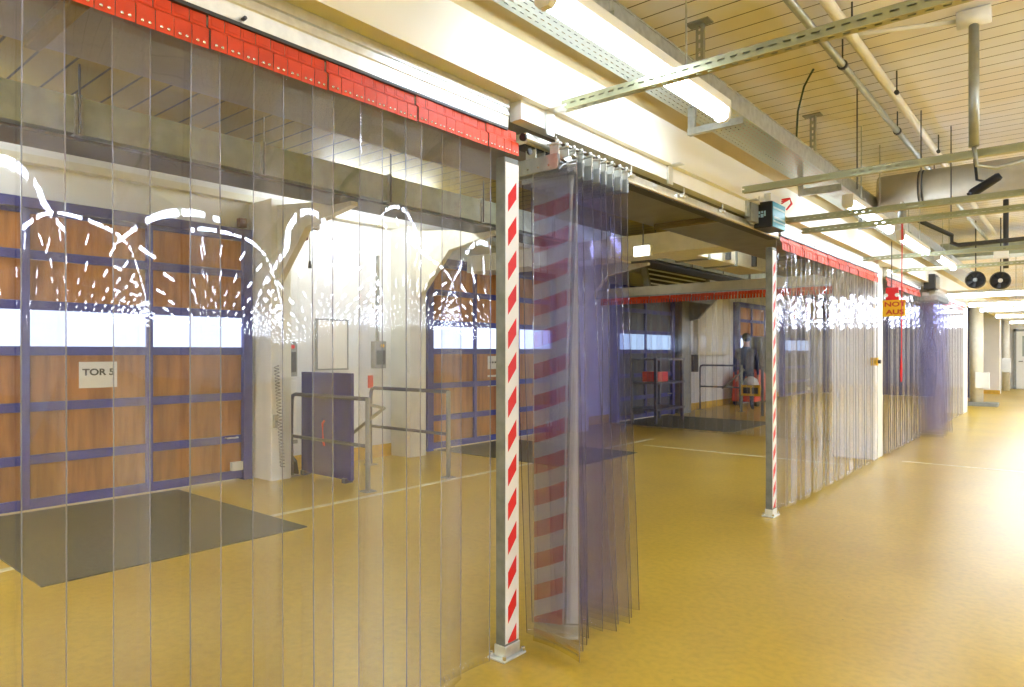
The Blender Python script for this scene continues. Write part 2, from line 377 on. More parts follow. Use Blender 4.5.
# second row: cream box duct running across, behind the opening
t = thing('cross_duct', 'cream boxed duct crossing under the ceiling behind the open doorway', 'duct', (-4.2, 7.3, 2.52))
B('duct_body', (-6.78, -2.95, 7.1, 7.55, 2.50, 2.74), M['pipe'], t, bevel=.01)
for xx in (-4.4, -5.6): B('flange', (xx, xx+.04, 7.08, 7.57, 2.48, 2.76), M['pipe'], t)
t = thing('long_duct', 'pale boxed duct running to the far hazard post behind the doorway', 'duct', (-3.6, 10, 2.5))
B('duct_body', (-4.15, -3.7, 7.6, 10.6, 2.58, 2.83), M['pipe'], t, bevel=.01)
for yy in (8.4, 9.3): B('flange', (-4.17, -3.68, yy, yy+.04, 2.56, 2.85), M['steel'], t)
for yy, lb in ((7.9, 'first'), (8.85, 'second'), (9.8, 'third')):
    b = bm_(); box(b, -3.66, -3.6, yy, yy+.06, 2.6, CZ-.01); obj('drop_rod', b, M['darkgrey'], t)
# lit emergency sign box
t = thing('emergency_light', 'small lit white sign box under the ceiling right of the bunched strips', 'light', (-3.84, 6.9, 2.45))
B('housing', (-3.94, -3.73, 6.90, 6.96, 2.45, 2.575), M['white'], t)
B('lit_panel', (-3.93, -3.74, 6.885, 6.90, 2.46, 2.565), M['signlit'], t)
# louvred unit
b = bm_(); tube(b, [(-3.835,6.93,2.575),(-3.835,6.93,CZ)], .008, 6); obj('hanger_rod', b, M['darkgrey'], t)
t = thing('louvre_unit', 'dark louvred vent with pale slats above the cross curtain', 'vent', (-6.0, 12.2, 2.4))
R = Matrix.Rotation(math.radians(-12), 3, 'Y'); cen = (-6.0, 12.2, 2.7)
b = bm_(); box(b, -6.03, -6.0, 10.95, 13.55, 2.45, 2.93, rot=R, about=cen); obj('backing', b, M['black'], t)
b = bm_()
for a in ((10.88,10.95,2.36,2.98), (13.55,13.61,2.36,2.98), (10.88,13.61,2.93,2.98), (10.88,13.61,2.36,2.45)): box(b, -6.04, -5.93, *a, rot=R, about=cen)
obj('vent_frame', b, M['steel'], t)
for i in range(5):
    b = bm_(); box(b, -6.0, -5.985, 10.95, 13.55, 2.50+.09*i, 2.525+.09*i, rot=R, about=cen); obj('slat', b, M['white'], t)
for yy in (11.4, 13.0):
    b = bm_(); box(b, -6.04, -6.02, yy, yy+.03, 2.9, CZ); obj('hanger_rod', b, M['darkgrey'], t)

# blue guard board, railings
t = thing('guard_board', 'dark blue standing guard board by the wall between the gates', 'barrier', (-6.2, 4.33, 0))
B('board', (-6.66, -5.76, 4.31, 4.35, .03, 1.14), M['navy'], t, bevel=.006)
for xx in (-6.6, -5.85): B('foot', (xx-.03, xx+.03, 4.28, 4.38, 0, .05), M['rail'], t)
b = bm_(); tube(b, [(-6.22,4.305,.62),(-6.20,4.27,.60),(-6.19,4.27,.42),(-6.22,4.305,.36)], .012, 6); obj('handle', b, M['redp'], t)
def railing(label, y, x0, x1, zt, zm, bend):
    t = thing('railing', label, 'railing', (x0, y, 0), 'tubular railings by the gates')
    b = bm_(); tube(b, [(x0,y,0),(x0,y,zt-.06),(x0+.02,y,zt-.015),(x0+.07,y,zt)] + [(x1,y,zt)], .021, 8); obj('top_rail', b, M['rail'], t)
    b = bm_(); tube(b, [(x0,y,zm),(x1,y,zm)], .018, 8); obj('mid_rail', b, M['rail'], t)
    b = bm_(); tube(b, [(x1,y,0),(x1,y,zt+.01)], .025, 8); obj('post', b, M['steel'], t)
    for xx in (x0, x1): B('base_plate', (xx-.06, xx+.06, y-.06, y+.06, 0, .012), M['steel'], t)
    if bend:
        b = bm_(); tube(b, [(x1,y,zt-.05),(x1-.02,y+.22,zt-.1),(x1-.55,y+.22,.5)], .018, 8); obj('brace', b, M['steel'], t)
railing('tube railing with bent corner along the dark blue guard board', 4.18, -6.64, -5.32, .90, .44, True)
railing('tube railing in front of the second brown gate', 5.20, -6.56, -5.24, .93, .47, False)
# control boxes, notices and cables on the wall between the gates
def ctrl(y, z0, z1, label, btn):
    t = thing('control_box', label, 'control box', (XW+.05, y, z0), 'gate control boxes')
    B('case', (XW+.002, XW+.09, y-.09, y+.09, z0, z1), M['steel'], t, bevel=.006)
    B('face_panel', (XW+.09, XW+.095, y-.07, y+.07, z0+.05, z1-.12), M['darkgrey'], t)
    b = bm_(); tube(b, [(XW+.09,y+.02,z1-.06),(XW+.115,y+.02,z1-.06)], .022, 10); obj('button', b, M['redp'] if btn else M['yellow'], t)
    b = bm_(); box(b, XW+.002, XW+.05, y-.012, y+.012, z1, 2.6); obj('conduit', b, M['steel'], t)
ctrl(4.32, 1.08, 1.48, 'grey control box with red button beside the column by the TOR gate', True)
ctrl(5.62, 1.15, 1.5, 'grey control box with yellow button left of the second brown gate', False)
t = thing('notice_board', 'large white framed board on the wall above the dark blue guard board', 'board', (XW, 4.95, 1.1))
b = bm_(); box(b, XW+.004, XW+.03, 4.72, 5.14, 1.16, 1.74); obj('board', b, M['paper'], t)
b = bm_()
for a in ((4.70,5.16,1.14,1.16),(4.70,5.16,1.74,1.76),(4.70,4.72,1.16,1.74),(5.14,5.16,1.16,1.74)): box(b, XW+.004, XW+.036, *a)
obj('border', b, M['steel'], t)
o = B('red_notice', (XW+.004, XW+.012, 5.48, 5.56, .90, 1.06), M['redp'], origin=(XW,5.52,.9)); tag(o, 'small red notice on the white wall by the second railing', 'notice')
t = thing('wall_panel', 'white cupboard panel low on the wall right of the first column', 'panel', (XW, 4.25, .3))
B('case', (XW, XW+.12, 4.12, 4.38, .36, 1.04), M['white'], t, bevel=.006)
b = bm_(); box(b, XW+.12, XW+.126, 4.31, 4.335, .50, .53); box(b, XW+.12, XW+.126, 4.31, 4.335, .56, .59); obj('latch', b, M['black'], t)
B('base_rail', (XW, XW+.14, 4.12, 4.38, .32, .36), M['steel'], t)
# coiled cable on the column
b = bm_(); pts = []
for k in range(340):
    a = k/339; pts.append((-6.485+.022*math.cos(k*.56), 3.90+.07*a+.024*math.sin(k*.56), 1.22-1.08*a))
tube(b, pts, .0045, 5); o = obj('coiled_cable', b, M['cable'], origin=(-6.49,3.95,.1)); tag(o, 'black coiled cable hanging on the column beside the TOR gate', 'cable')
t = thing('junction_box', 'small grey switch low on the column under the coiled cable', 'switch', (-6.5, 3.9, .62)); B('case', (-6.52, -6.48, 3.875, 3.915, .56, .70), M['steel'], t, bevel=.004); b = bm_(); tube(b, [(-6.48,3.895,.63),(-6.465,3.895,.63)], .01, 8); obj('knob', b, M['darkgrey'], t)
# chain hoist
t = thing('chain_hoist', 'dark brown hoist motor with pull cord high beside the first column', 'hoist', (-6.5, 4.2, 2.55))
b = bm_(); box(b, -6.55, -6.37, 4.10, 4.22, 2.56, 2.84); obj('motor', b, P('brown housing', (96,58,44), .5), t, bevel=.015)
b = bm_(); box(b, -6.55, -6.40, 4.25, 4.38, 2.70, 2.83); obj('gear_case', b, P('olive housing', (104,92,60), .5), t, bevel=.01)
b = bm_(); tube(b, [(-6.42,4.26,2.75),(-6.42,4.26,2.35)], .005, 5); tube(b, [(-6.42,4.26,2.35),(-6.42,4.26,2.27)], [.012,.02], 8); obj('pull_cord', b, M['cable'], t)
b = bm_(); tube(b, [(-6.46,4.15,2.56),(-6.46,4.13,2.46)], [.02,.035], 8); tube(b, [(-6.46,4.13,2.46),(-6.46,4.1,2.42)], .015, 8); obj('hook', b, P('rusty red', (140,60,44), .5), t)
o = B('sensor_box', (XW+.002, XW+.08, 3.72, 3.80, 2.70, 2.80), P('rust box', (120,76,54), .6), bevel=.006, origin=(XW,3.76,2.7)); tag(o, 'small rusty box at the upper right corner of the TOR gate', 'box')
# rubber wheel chock by the wall
b = bm_(); prism(b, [(-6.94,0),(-6.68,0),(-6.72,.15),(-6.8,.2),(-6.9,.14)], 'y', 4.16, 4.30); o = obj('wheel_chock', b, M['black'], bevel=.01, origin=(-6.8,4.23,0)); tag(o, 'dark wheel chock on the floor beside the first column', 'chock')

# things beyond the cross curtain
t = thing('added_dark_door', 'dark blue roller door added for the darkness at the far end of the loading side', 'door', (-4.6, 23.95, 0))  # invented door; its dark blue stands for the darkness behind the strips
B('door_leaf', (-6.6, -2.5, 23.93, 23.97, .02, 2.7), boards('darkness blue slats', (58,60,120), (30,30,70), 'Z', .12, .012, .5), t)
b = bm_(); box(b, -6.7, -6.6, 23.88, 23.98, 0, 2.8); box(b, -2.5, -2.4, 23.88, 23.98, 0, 2.8); box(b, -6.7, -2.4, 23.88, 23.98, 2.7, 2.9); obj('door_frame', b, M['steel'], t)
b = bm_(); box(b, XW, -6.85, 15.0, 16.9, 1.28, 2.9); o = obj('wall_cabinet', b, M['pipe'], bevel=.01, origin=(XW,15.9,1.28)); tag(o, 'large pale wall casing beyond the cross curtain right of the grey column', 'casing')
railing('far dark tube railing beyond the cross curtain', 15.2, -6.9, -5.9, 1.05, .55, True)
b = bm_(); box(b, XW, -6.82, 14.75, 14.95, .9, 1.3); o = obj('control_box', b, M['darkgrey'], bevel=.01, origin=(XW,14.85,.9)); tag(o, 'dark control box on the wall beside the far grey column', 'control box')
# storage rack
t = thing('storage_rack', 'dark storage rack standing before the slate gate behind the cross curtain', 'rack', (-6.3, 11.9, 0))
for xx, yy in ((-6.6,11.5),(-6.1,11.5),(-6.6,12.6),(-6.1,12.6)): B('upright', (xx-.025, xx+.025, yy-.025, yy+.025, .009, 1.25), M['rail'], t)
for zz in (.25, .75, 1.2): B('shelf', (-6.64, -6.06, 11.46, 12.64, zz, zz+.04), M['rail'], t)
o = B('crate', (-6.5, -6.15, 11.7, 12.1, .79, .98), M['redp'], bevel=.01, origin=(-6.3,11.9,.79)); tag(o, 'red crate on the middle shelf of the dark rack', 'crate')
# red pallet truck
t = thing('pallet_truck', 'orange red electric pallet truck parked before the far brown gate', 'truck', (-6.3, 17.3, 0))
b = bm_(); prism(b, [(16.7,.12),(17.5,.12),(17.5,.80),(17.25,.92),(16.8,.86)], 'x', -6.75, -6.15); obj('body', b, M['orange'], t, bevel=.03)
b = bm_(); box(b, -6.72, -6.18, 17.5, 17.6, .1, 1.75); obj('mast', b, M['darkgrey'], t)
b = bm_(); box(b, -6.68, -6.5, 17.6, 18.7, .08, .16); box(b, -6.4, -6.22, 17.6, 18.7, .08, .16); obj('fork', b, M['darkgrey'], t)
for xx in (-6.7, -6.2):
    b = bm_(); tube(b, [(xx-.04,16.95,.11),(xx+.04,16.95,.11)], .11, 14); obj('wheel', b, M['black'], t)
b = bm_(); tube(b, [(-6.45,16.8,.86),(-6.45,16.6,1.2)], .03, 8); tube(b, [(-6.6,16.58,1.2),(-6.3,16.58,1.2)], .025, 8); obj('tiller', b, M['black'], t)
# yellow plate barrier post
t = thing('barrier_sign', 'yellow plate with dark marks on a dark post beyond the cross curtain', 'sign', (-5.2, 14.4, 0))
b = bm_(); tube(b, [(-5.18,14.5,0),(-5.18,14.5,1.05)], .03, 8); obj('post', b, M['rail'], t)
B('plate', (-5.62, -5.2, 14.44, 14.47, .42, .66), M['yellow'], t, bevel=.004)
b = bm_(); box(b, -5.57, -5.42, 14.43, 14.44, .47, .6); box(b, -5.38, -5.25, 14.43, 14.44, .47, .6); obj('print', b, M['ink'], t)
b = bm_(); tube(b, [(-5.41,14.455,.66),(-5.41,14.455,.78),(-5.41,14.455,.84)], [.17,.13,.04], 14); obj('cap', b, M['white'], t)

# ---------------------------------------------------------------- person in blue workwear (far, seen from behind)
def person(loc):
    t = thing('person', 'person in dark blue workwear standing with arms down by the far gate', 'person', loc)
    X, Y, Z = loc
    vs = [(0,0,.93,.155),(0,0,1.12,.15),(0,.01,1.32,.18),(0,.01,1.45,.11),(0,.0,1.53,.062),(0,-.01,1.60,.09),(0,-.015,1.68,.105),(0,-.01,1.755,.07)]
    ed = [(i,i+1) for i in range(7)]
    for s in (-1, 1):
        k = len(vs)
        vs += [(s*.10,0,.86,.105),(s*.115,-.02,.49,.075),(s*.12,.02,.10,.05),(s*.13,-.14,.045,.042)]; ed += [(0,k),(k,k+1),(k+1,k+2),(k+2,k+3)]
        k = len(vs)
        vs += [(s*.20,.01,1.40,.072),(s*.25,.03,1.12,.052),(s*.25,-.05,.87,.038),(s*.245,-.08,.78,.038)]; ed += [(2,k),(k,k+1),(k+1,k+2),(k+2,k+3)]
        kk = k+3
        for j, (dx, dl) in enumerate(((-.028,.07),(-.01,.085),(.01,.08),(.028,.065))):
            q = len(vs); vs += [(s*.245+dx*.5,-.09+dx,.74,.011),(s*.245+dx*.5,-.1+dx,.74-dl,.008)]; ed += [(kk,q),(q,q+1)]
        q = len(vs); vs += [(s*.22,-.115,.76,.012),(s*.215,-.13,.70,.009)]; ed += [(kk,q),(q,q+1)]
    me = bpy.data.meshes.new('body'); me.from_pydata([v[:3] for v in vs], ed, [])
    o = bpy.data.objects.new('body', me); COL.objects.link(o); o.parent = t
    md = o.modifiers.new('skin', 'SKIN'); me.skin_vertices or None
    if not me.skin_vertices: me.attributes.new
    return t, o, vs
def build_person(loc):
    t, o, vs = person(loc)
    me = o.data
    if not len(me.skin_vertices):
        bpy.context.view_layer.objects.active = o
    sv = me.skin_vertices[0].data if len(me.skin_vertices) else None
    if sv:
        for v, s in zip(vs, sv): s.radius = (v[3], v[3]*.85)
        sv[0].use_root = True
    o.modifiers.new('sub', 'SUBSURF').render_levels = 1
    dg = bpy.context.evaluated_depsgraph_get(); dg.update()
    m2 = bpy.data.meshes.new_from_object(o.evaluated_get(dg))
    o.modifiers.clear(); o.data = m2
    m2.materials.clear(); m2.materials.append(P('blue workwear', (34,48,92), .8, var=.08)); m2.materials.append(P('skin', (196,146,116), .6, var=.03))
    for p in m2.polygons:
        c = p.center; p.use_smooth = True
        p.material_index = 1 if (c.z > 1.50 or (abs(c.x) > .17 and c.z < .82 and c.z > .5)) else 0
    X, Y, Z = loc
    b = bm_(); bmesh.ops.create_uvsphere(b, u_segments=14, v_segments=9, radius=.112)
    for v in b.verts:
        v.co = Vector((v.co.x*.92+X, v.co.y*1.02-.0+Y-.03*(v.co.z < 0), v.co.z*.98+Z+1.70))
        if v.co.z < Z+1.66 and v.co.y > Y+.03: v.co.y = Y+.03
    obj('hair', b, P('dark hair', (40,32,28), .8), t)
    return t
build_person((-6.0, 15.75, 0))
for p_ in [o for o in COL.objects if o.name == 'person']: p_.rotation_euler = (0,0,math.radians(30))

# ---------------------------------------------------------------- strips
PLATE_PROF = [(.010,2.345),(.010,2.304),(.026,2.292),(.026,2.236),(.0235,2.236),(.0235,2.290),(.0075,2.302),(.0075,2.345)]
def strip_sheet(seed, w, ztop, zbot, sag, wave, nu=12, nv=34, th=.003, curl=0.0, lean=0.0, bend=0.0):
    """a hanging sheet: cross section bowed by sag, soft waves along the drop; width along y, about x=0"""
    rnd = random.Random(seed); ph = [rnd.uniform(0,6.28) for _ in range(6)]; fq = [rnd.uniform(.7,1.5) for _ in range(6)]
    def dx(u, v):
        y = (u-.5)*2; z = v
        fade = min(1, (1-v)*4)
        bow = sag*(1-.7*y*y-.3*y**4)*(.25+.75*fade)*(1+.25*math.sin(ph[0]+3*z*fq[0]))
        wv = wave*fade*(math.sin(ph[1]+5.5*fq[1]*z+1.6*y)+.5*math.sin(ph[2]+11*fq[2]*z-2.6*y*fq[3])+.35*math.sin(ph[4]+4.2*y+2*z))
        return bow+wv+curl*y*y*y*fade+bend*(1-v)**2*4*(1+.4*y)
    b = bm_(); eb = .0027/w
    def um(u):
        k = round(u*nu)
        return (0, eb)[k] if k < 2 else ((1-eb, 1)[k-nu+1] if k > nu-2 else eb+(1-2*eb)*(k-1)/(nu-2))
    zz = lambda v: zbot+(ztop-zbot)*v
    A = grid(b, lambda u_, v: (lambda u: (dx(u,v)+th/2, (u-.5)*w+.004*math.sin(ph[3]+3*v)+lean*(1-v)**1.3, zz(v)))(um(u_)), nu, nv, 0)
    C = grid(b, lambda u_, v: (lambda u: (dx(u,v)-th/2, (u-.5)*w+.004*math.sin(ph[3]+3*v)+lean*(1-v)**1.3, zz(v)))(um(u_)), nu, nv, 0)
    b.faces.ensure_lookup_table()
    for q, f in enumerate(b.faces):
        if (q % (nu*nv))//nv in (0, nu-1): f.material_index = 1
    for i in range(nv):
        for k in (0, nu):
            f = b.faces.new((A[k][i],A[k][i+1],C[k][i+1],C[k][i])); f.material_index = 1
    for i in range(nu):
        for k in (0, nv):
            f = b.faces.new((A[i][k],A[i+1][k],C[i+1][k],C[i][k])); f.material_index = 1
    return b
def far_plate(b, y0, shift=0.0):
    prism(b, [(p+shift,q) for p, q in ((.010,2.345),(.010,2.304),(.020,2.292),(.0175,2.290),(.0075,2.302),(.0075,2.345))], 'y', y0, y0+.0475)
    prism(b, [(p+shift,q) for p, q in ((.020,2.292),(.026,2.285),(.026,2.225),(.0235,2.225),(.0175,2.290))], 'y', y0+.007, y0+.0405)
def plates_bm(k):
    b = bm_(); y0 = -.1+.05*k+.0008
    prism(b, PLATE_PROF, 'y', y0, y0+.0472)
    box(b, .010, .0114, y0+.008, y0+.040, 2.312, 2.336)         # pressed maker's field
    return b
def make_strip(kind, seed, shift=0.0, w=.296, sag=.016, wave=.0016, ztop=2.30, zbot=.02, front=True, rivets=True, mat='pvc', label='', group='', one=False):
    t = thing('curtain_strip', label, 'curtain strip', (0,0,0), group)
    obj('sheet', strip_sheet(seed, w, ztop, zbot, sag, wave), [M[mat], M['edge']], t)
    if one:
        b = bm_()
        for k in range(4):
            far_plate(b, -.1+.05*k+.0012, shift)
        obj('clamp', b, M['red'], t)
    else:
        for k in range(4):
            bm = plates_bm(k) if rivets else bm_()
            if not rivets: far_plate(bm, -.1+.05*k+.0012)
            bmesh.ops.translate(bm, verts=bm.verts, vec=(shift+(.0018 if k < 2 else 0),0,0)); c = obj('clamp_plate', bm, M['red'], t)
            if rivets:
                for j in (0, 1):
                    b = bm_(); y = -.1+.05*k+.0155+.019*j; q = shift+(.0018 if k < 2 else 0)
                    tube(b, [(.0255+q,y,2.250),(.0285+q,y,2.250),(.030+q,y,2.250)], [.0052,.0046,.002], 8); obj('rivet', b, M['rivet'], c)
    return t
def strip_row(ys, x, label_fn, group, variants, **kw):
    protos = []
    for i, y in enumerate(ys):
        v = i % variants
        dxx = (.008 if i % 2 else -.008)
        if i < variants:
            k2 = dict(kw); k2['sag'] = kw.get('sag', .027)*(1 if i % 2 else -1)*(1+.38*math.sin(i*2.1+1)); k2['shift'] = -dxx*.75
            p = make_strip('s', 40+i*7+int(x*-100)+int(ys[0]*3), label=label_fn(i), group=group, **k2); protos.append(p); o = p
        else:
            o = dup(protos[v], (0,0,0), label_fn(i), group)
        o.location = (x+dxx, y, 0)
ys = [.446+.2013*k for k in range(9)]
strip_row(ys, XC, lambda i: ['clear strip at the left picture edge with red riveted clamps above'][0] if i == 0 else f'clear strip hung from red riveted clamps, {ORD[8-i]} to the left of the near hazard post', 'clear strips of the near curtain', 9, wave=.0007)
t = thing('curtain_clamp', 'bare red riveted clamps over the near hazard post, right end of the near row', 'clamp', (0,0,0))
for k in range(4):
    c = obj('clamp_plate', plates_bm(k), M['red'], t)
    for j in (0, 1):
        b = bm_(); y = -.1+.05*k+.0155+.019*j
        tube(b, [(.0255,y,2.250),(.0285,y,2.250),(.030,y,2.250)], [.0052,.0046,.002], 8); obj('rivet', b, M['rivet'], c)
t.location = (XC+.002, 2.257, 0)
ys = [5.97+.198*k for k in range(18)]
strip_row(ys, XC, lambda i: f'clear strip with red clamps, {ORD[i]} to the right of the far hazard post', 'clear strips beyond the far hazard post', 6, rivets=False, sag=.015, wave=.0006, mat='pvcp')
ys = [10.06+.2*k for k in range(12)]
strip_row(ys, XC, lambda i: f'distant clear strip with red clamps, {ORD[i]} past the white column', 'clear strips beyond the white column', 4, one=True, sag=.015, wave=.0006, mat='pvcp')
ys = [13.95+.2*k for k in range(19)]
strip_row(ys, XC, lambda i: f'far clear strip with red clamps, {ORD[i]} past the distant violet bundle', 'clear strips beyond the distant violet bundle', 4, one=True, sag=.015, wave=.0006, mat='pvcp')
# cross curtain (perpendicular), inside the loading side
def cross_curtain():
    pr = []
    n = 22
    for i in range(n):
        lb = f'clear strip of the cross curtain behind the doorway, {ORD[i]} from its wall end'
        if i < 4:
            o = make_strip('s', 300+i, one=True, sag=.012, label=lb, group='clear strips of the cross curtain'); pr.append(o)
        else: o = dup(pr[i % 4], (0,0,0), lb, 'clear strips of the cross curtain')
        o.location = (-6.75+.2*i, 10.8+(.01 if i % 2 else -.01), 0); o.rotation_euler = (0,0,-PI/2)
cross_curtain()
t = thing('curtain_beam', 'pale box beam carrying the cross curtain behind the doorway', 'beam', (-4.5, 10.86, 2.34))
B('beam_body', (XW+.02, -2.3, 10.83, 11.0, 2.345, 2.53), M['pipe'], t, bevel=.006)
B('clamp_rail', (XW+.02, -2.35, 10.78, 10.83, 2.345, 2.37), M['galv'], t)

# ---------------------------------------------------------------- hazard posts
def hazard_post(y, label):
    x = -1.9725
    t = thing('hazard_post', label, 'post', (x, y, 0), 'hazard striped posts')
    b = bm_(); box(b, x-.0275, x+.0275, y-.0475, y+.0475, .012, 2.225); obj('post', b, P('dull galvanised post', (140,142,136), .5, .5, var=.12, scale=14), t, bevel=.004)
    b = bm_(); box(b, -.0007, .0007, -.046, .046, .07, 2.20); o = obj('hazard_tape', b, M['haz_y'], origin=(0,0,0)); o.parent = t; o.location = (.0285,0,0)
    b = bm_(); box(b, -.026, .026, -.0007, .0007, .05, 2.20); o = obj('hazard_tape', b, M['haz_x'], origin=(0,0,0)); o.parent = t; o.location = (0,.0485,0)
    b = bm_(); box(b, x-.05, x+.05, y-.08, y+.075, 0, .010); box(b, x-.0325, x+.0325, y-.0525, y+.0525, .010, .06); obj('base_plate', b, M['zinc'], t, bevel=.003)
    for dx, dy in ((-.04,-.066),(.04,-.066),(-.04,.064),(.04,.064)):
        b = bm_(); tube(b, [(x+dx,y+dy,.012),(x+dx,y+dy,.028)], .009, 6); obj('bolt', b, M['rivet'], t)
    return t
hazard_post(2.328, 'galvanised post with red and white hazard tape between the near curtain and the bunched strips')
hazard_post(5.72, 'galvanised post with red and white hazard tape at the far side of the open doorway')

# ---------------------------------------------------------------- rails over the curtains
def rail(y0, y1, label):
    t = thing('curtain_rail', label, 'rail', (XC, (y0+y1)/2, 2.34), 'galvanised rails over the fixed curtains')
    b = bm_(); prism(b, [(-2.02,2.345),(-1.935,2.345),(-1.935,2.352),(-1.93,2.395),(-1.926,2.40),(-1.926,2.412),(-1.934,2.416),(-1.934,2.430),(-1.926,2.434),(-1.926,2.468),(-2.02,2.468)], 'y', y0, y1); obj('profile', b, M['zinc'], t)
    b = bm_(); box(b, -1.955, -1.934, y0, y1, 2.338, 2.349); obj('shadow_rail', b, M['darkgrey'], t)
    k = 0; y = y0+.9
    while y < y1:
        b = bm_(); tube(b, [(-1.932,y,2.36),(-1.915,y,2.36)], .006, 6); obj('bolt', b, M['darkgrey'], t); y += 1.35
rail(-1.2, 2.29, 'bright galvanised rail profile above the red clamps of the near curtain')
rail(5.86, 9.45, 'galvanised rail above the clamps right of the far hazard post')
rail(9.95, 12.4, 'galvanised rail above the clamps past the white column')
rail(13.8, 17.85, 'galvanised rail above the last far curtain')
# lintel over the opening and the running rail
t = thing('lintel_beam', 'long white sheet lintel over the open doorway', 'beam', (-1.9, 4, 2.38))
b = bm_(); prism(b, [(-1.95,2.468),(-1.885,2.468),(-1.885,2.385),(-1.95,2.385)], 'y', 2.32, 5.62); obj('cover', b, M['white'], t)
for y in (2.52, 3.72, 4.95):
    b = bm_(); box(b, -1.885, -1.872, y-.028, y+.028, 2.36, 2.47); box(b, -1.885, -1.80, y-.03, y+.03, 2.468, 2.474); obj('bracket', b, M['zinc'], t)
t = thing('running_rail', 'sliding curtain rail beneath the white lintel', 'rail', (-1.956, 4, 2.29))
b = bm_(); box(b, -1.99, -1.92, 2.40, 5.74, 2.315, 2.355); obj('track', b, M['zinc'], t, bevel=.006)
b = bm_(); box(b, -1.999, -1.915, 2.40, 5.74, 2.303, 2.316); obj('lip', b, M['pipe'], t)
b = bm_(); box(b, -1.9995, -1.93, 2.40, 5.74, 2.296, 2.303); obj('gap_seal', b, M['black'], t)
for y in (2.6, 3.3, 3.95, 4.55, 5.1):
    b = bm_(); tube(b, [(-1.90,y,2.33),(-1.90,y,2.385)], .005, 6); tube(b, [(-1.90,y-.03,2.335),(-1.90,y+.03,2.335)], .012, 8); obj('hanger', b, M['zinc'], t)
# toothed belt / spring roller at the near end of the rail
t = thing('damper_cylinder', 'silver end cylinder on the rail beside the near hazard post', 'cylinder', (-1.93, 2.45, 2.33))
b = bm_(); tube(b, [(-1.90,2.36,2.315),(-1.90,2.56,2.315)], .014, 12); obj('barrel', b, M['zinc'], t)
b = bm_(); tube(b, [(-1.90,2.345,2.315),(-1.90,2.36,2.315)], .017, 12); obj('end_cap', b, M['black'], t)
b = bm_(); tube(b, [(-1.90,2.56,2.315),(-1.90,2.62,2.315)], .008, 8); obj('rod', b, M['galv'], t)
b = bm_(); tube(b, [(-1.915,2.41,2.265),(-1.905,2.41,2.265)], .014, 14); obj('roller', b, M['black'], t)

# ---------------------------------------------------------------- bunched sliding strips
def mirror_profile():
    """plan outline of the foremost strip: curled so that it faces the taped side of the post"""
    pts = []; x, y = -1.95, 2.485; n = 44; L0 = .0067
    for i in range(n):
        pts.append((x, y)); u = i/n
        tx, ty = -1.9985+.052*u, 2.377
        v = Vector((x, y)).normalized()                       # from the camera to the sheet
        r = (Vector((tx, ty))-Vector((x, y))).normalized()
        nn = (r-v).normalized(); tg = Vector((-nn.y, nn.x))
        if tg.x < 0: tg = -tg
        x += tg.x*L0; y += tg.y*L0
    return pts
def mirror_sheet(x0, y0):
    pts = mirror_profile(); n = len(pts)-1; nv = 30; b = bm_(); th = .003
    def f(d): 
        def g(u, v):
            px, py = pts[round(u*n)]
            t_ = max(0, (v-.86)/.14)
            px2 = px+(.02+.05*t_)*0+.012*(1-v)*u
            return (px2-x0, py-y0+d+.004*math.sin(3+7*v)*0, .02+2.2*v)
        return g
    A = grid(b, f(0), n, nv, 0); C = grid(b, f(th), n, nv, 0)
    for i in range(nv):
        for k in (0, n):
            q = b.faces.new((A[k][i],A[k][i+1],C[k][i+1],C[k][i])); q.material_index = 1
    for i in range(n):
        for k in (0, nv):
            q = b.faces.new((A[i][k],A[i+1][k],C[i+1][k],C[i][k])); q.material_index = 1
    return b
def bundle(x, y0, n, dy, label_fn, group, w=.30, mat='pvcv', first_mirror=False, lean=.09):
    for i in range(n):
        t = thing('sliding_strip', label_fn(i), 'curtain strip', (0,0,0), group)
        a = .05*math.sin(i*1.7); yy = y0+dy*i
        if first_mirror and i == 0:
            a = 0; obj('sheet', mirror_sheet(x, yy), [M['pvcm'], M['edge']], t)
            t0 = t; rz = 0
        else:
            sg = .010*math.sin(i*2.3+.4)+.004
            bm = strip_sheet(900+i*3, w, 2.225, .02+.004*(i % 3), sg, .0030, nu=14, lean=lean*(.75+.35*math.sin(i*1.9+.5)), bend=.012*math.sin(i*2.7))
            obj('sheet', bm, [M[mat], M['edgev']], t); rz = -PI/2+a
        Rz = Matrix.Rotation(0 if rz else -PI/2, 4, 'Z')
        def put(nm, b, m, **k):
            bmesh.ops.transform(b, matrix=Rz, verts=b.verts); obj(nm, b, m, t, **k)
        b = bm_(); box(b, .004, .0075, -w/2, w/2, 2.185, 2.255); put('clamp_plate', b, M['galv'], bevel=.0015)
        b = bm_(); box(b, -.0075, -.004, -w/2, w/2, 2.185, 2.255); put('clamp_plate', b, M['galv'], bevel=.0015)
        for q in range(5):
            b = bm_(); tube(b, [(-.014,-w/2+.03+q*.06,2.205),(.014,-w/2+.03+q*.06,2.205)], .005, 6); put('clamp_bolt', b, M['rivet'])
        b = bm_(); box(b, -.002, .002, w/2-.05, w/2, 2.25, 2.30); put('carrier_tab', b, M['zinc'])
        b = bm_(); box(b, -.012, .012, w/2-.06, w/2+.01, 2.295, 2.302); put('carrier_plate', b, M['zinc'])
        b = bm_(); tube(b, [(0,w/2-.01,2.302),(0,w/2-.01,2.318)], .008, 8); put('carrier_nut', b, M['zinc'])
        b = bm_(); box(b, -.002, .002, -.03, .03, 2.25, 2.31); put('carrier_tab', b, M['zinc'])
        t.location = (x, yy, 0); t.rotation_euler = (0,0,rz)
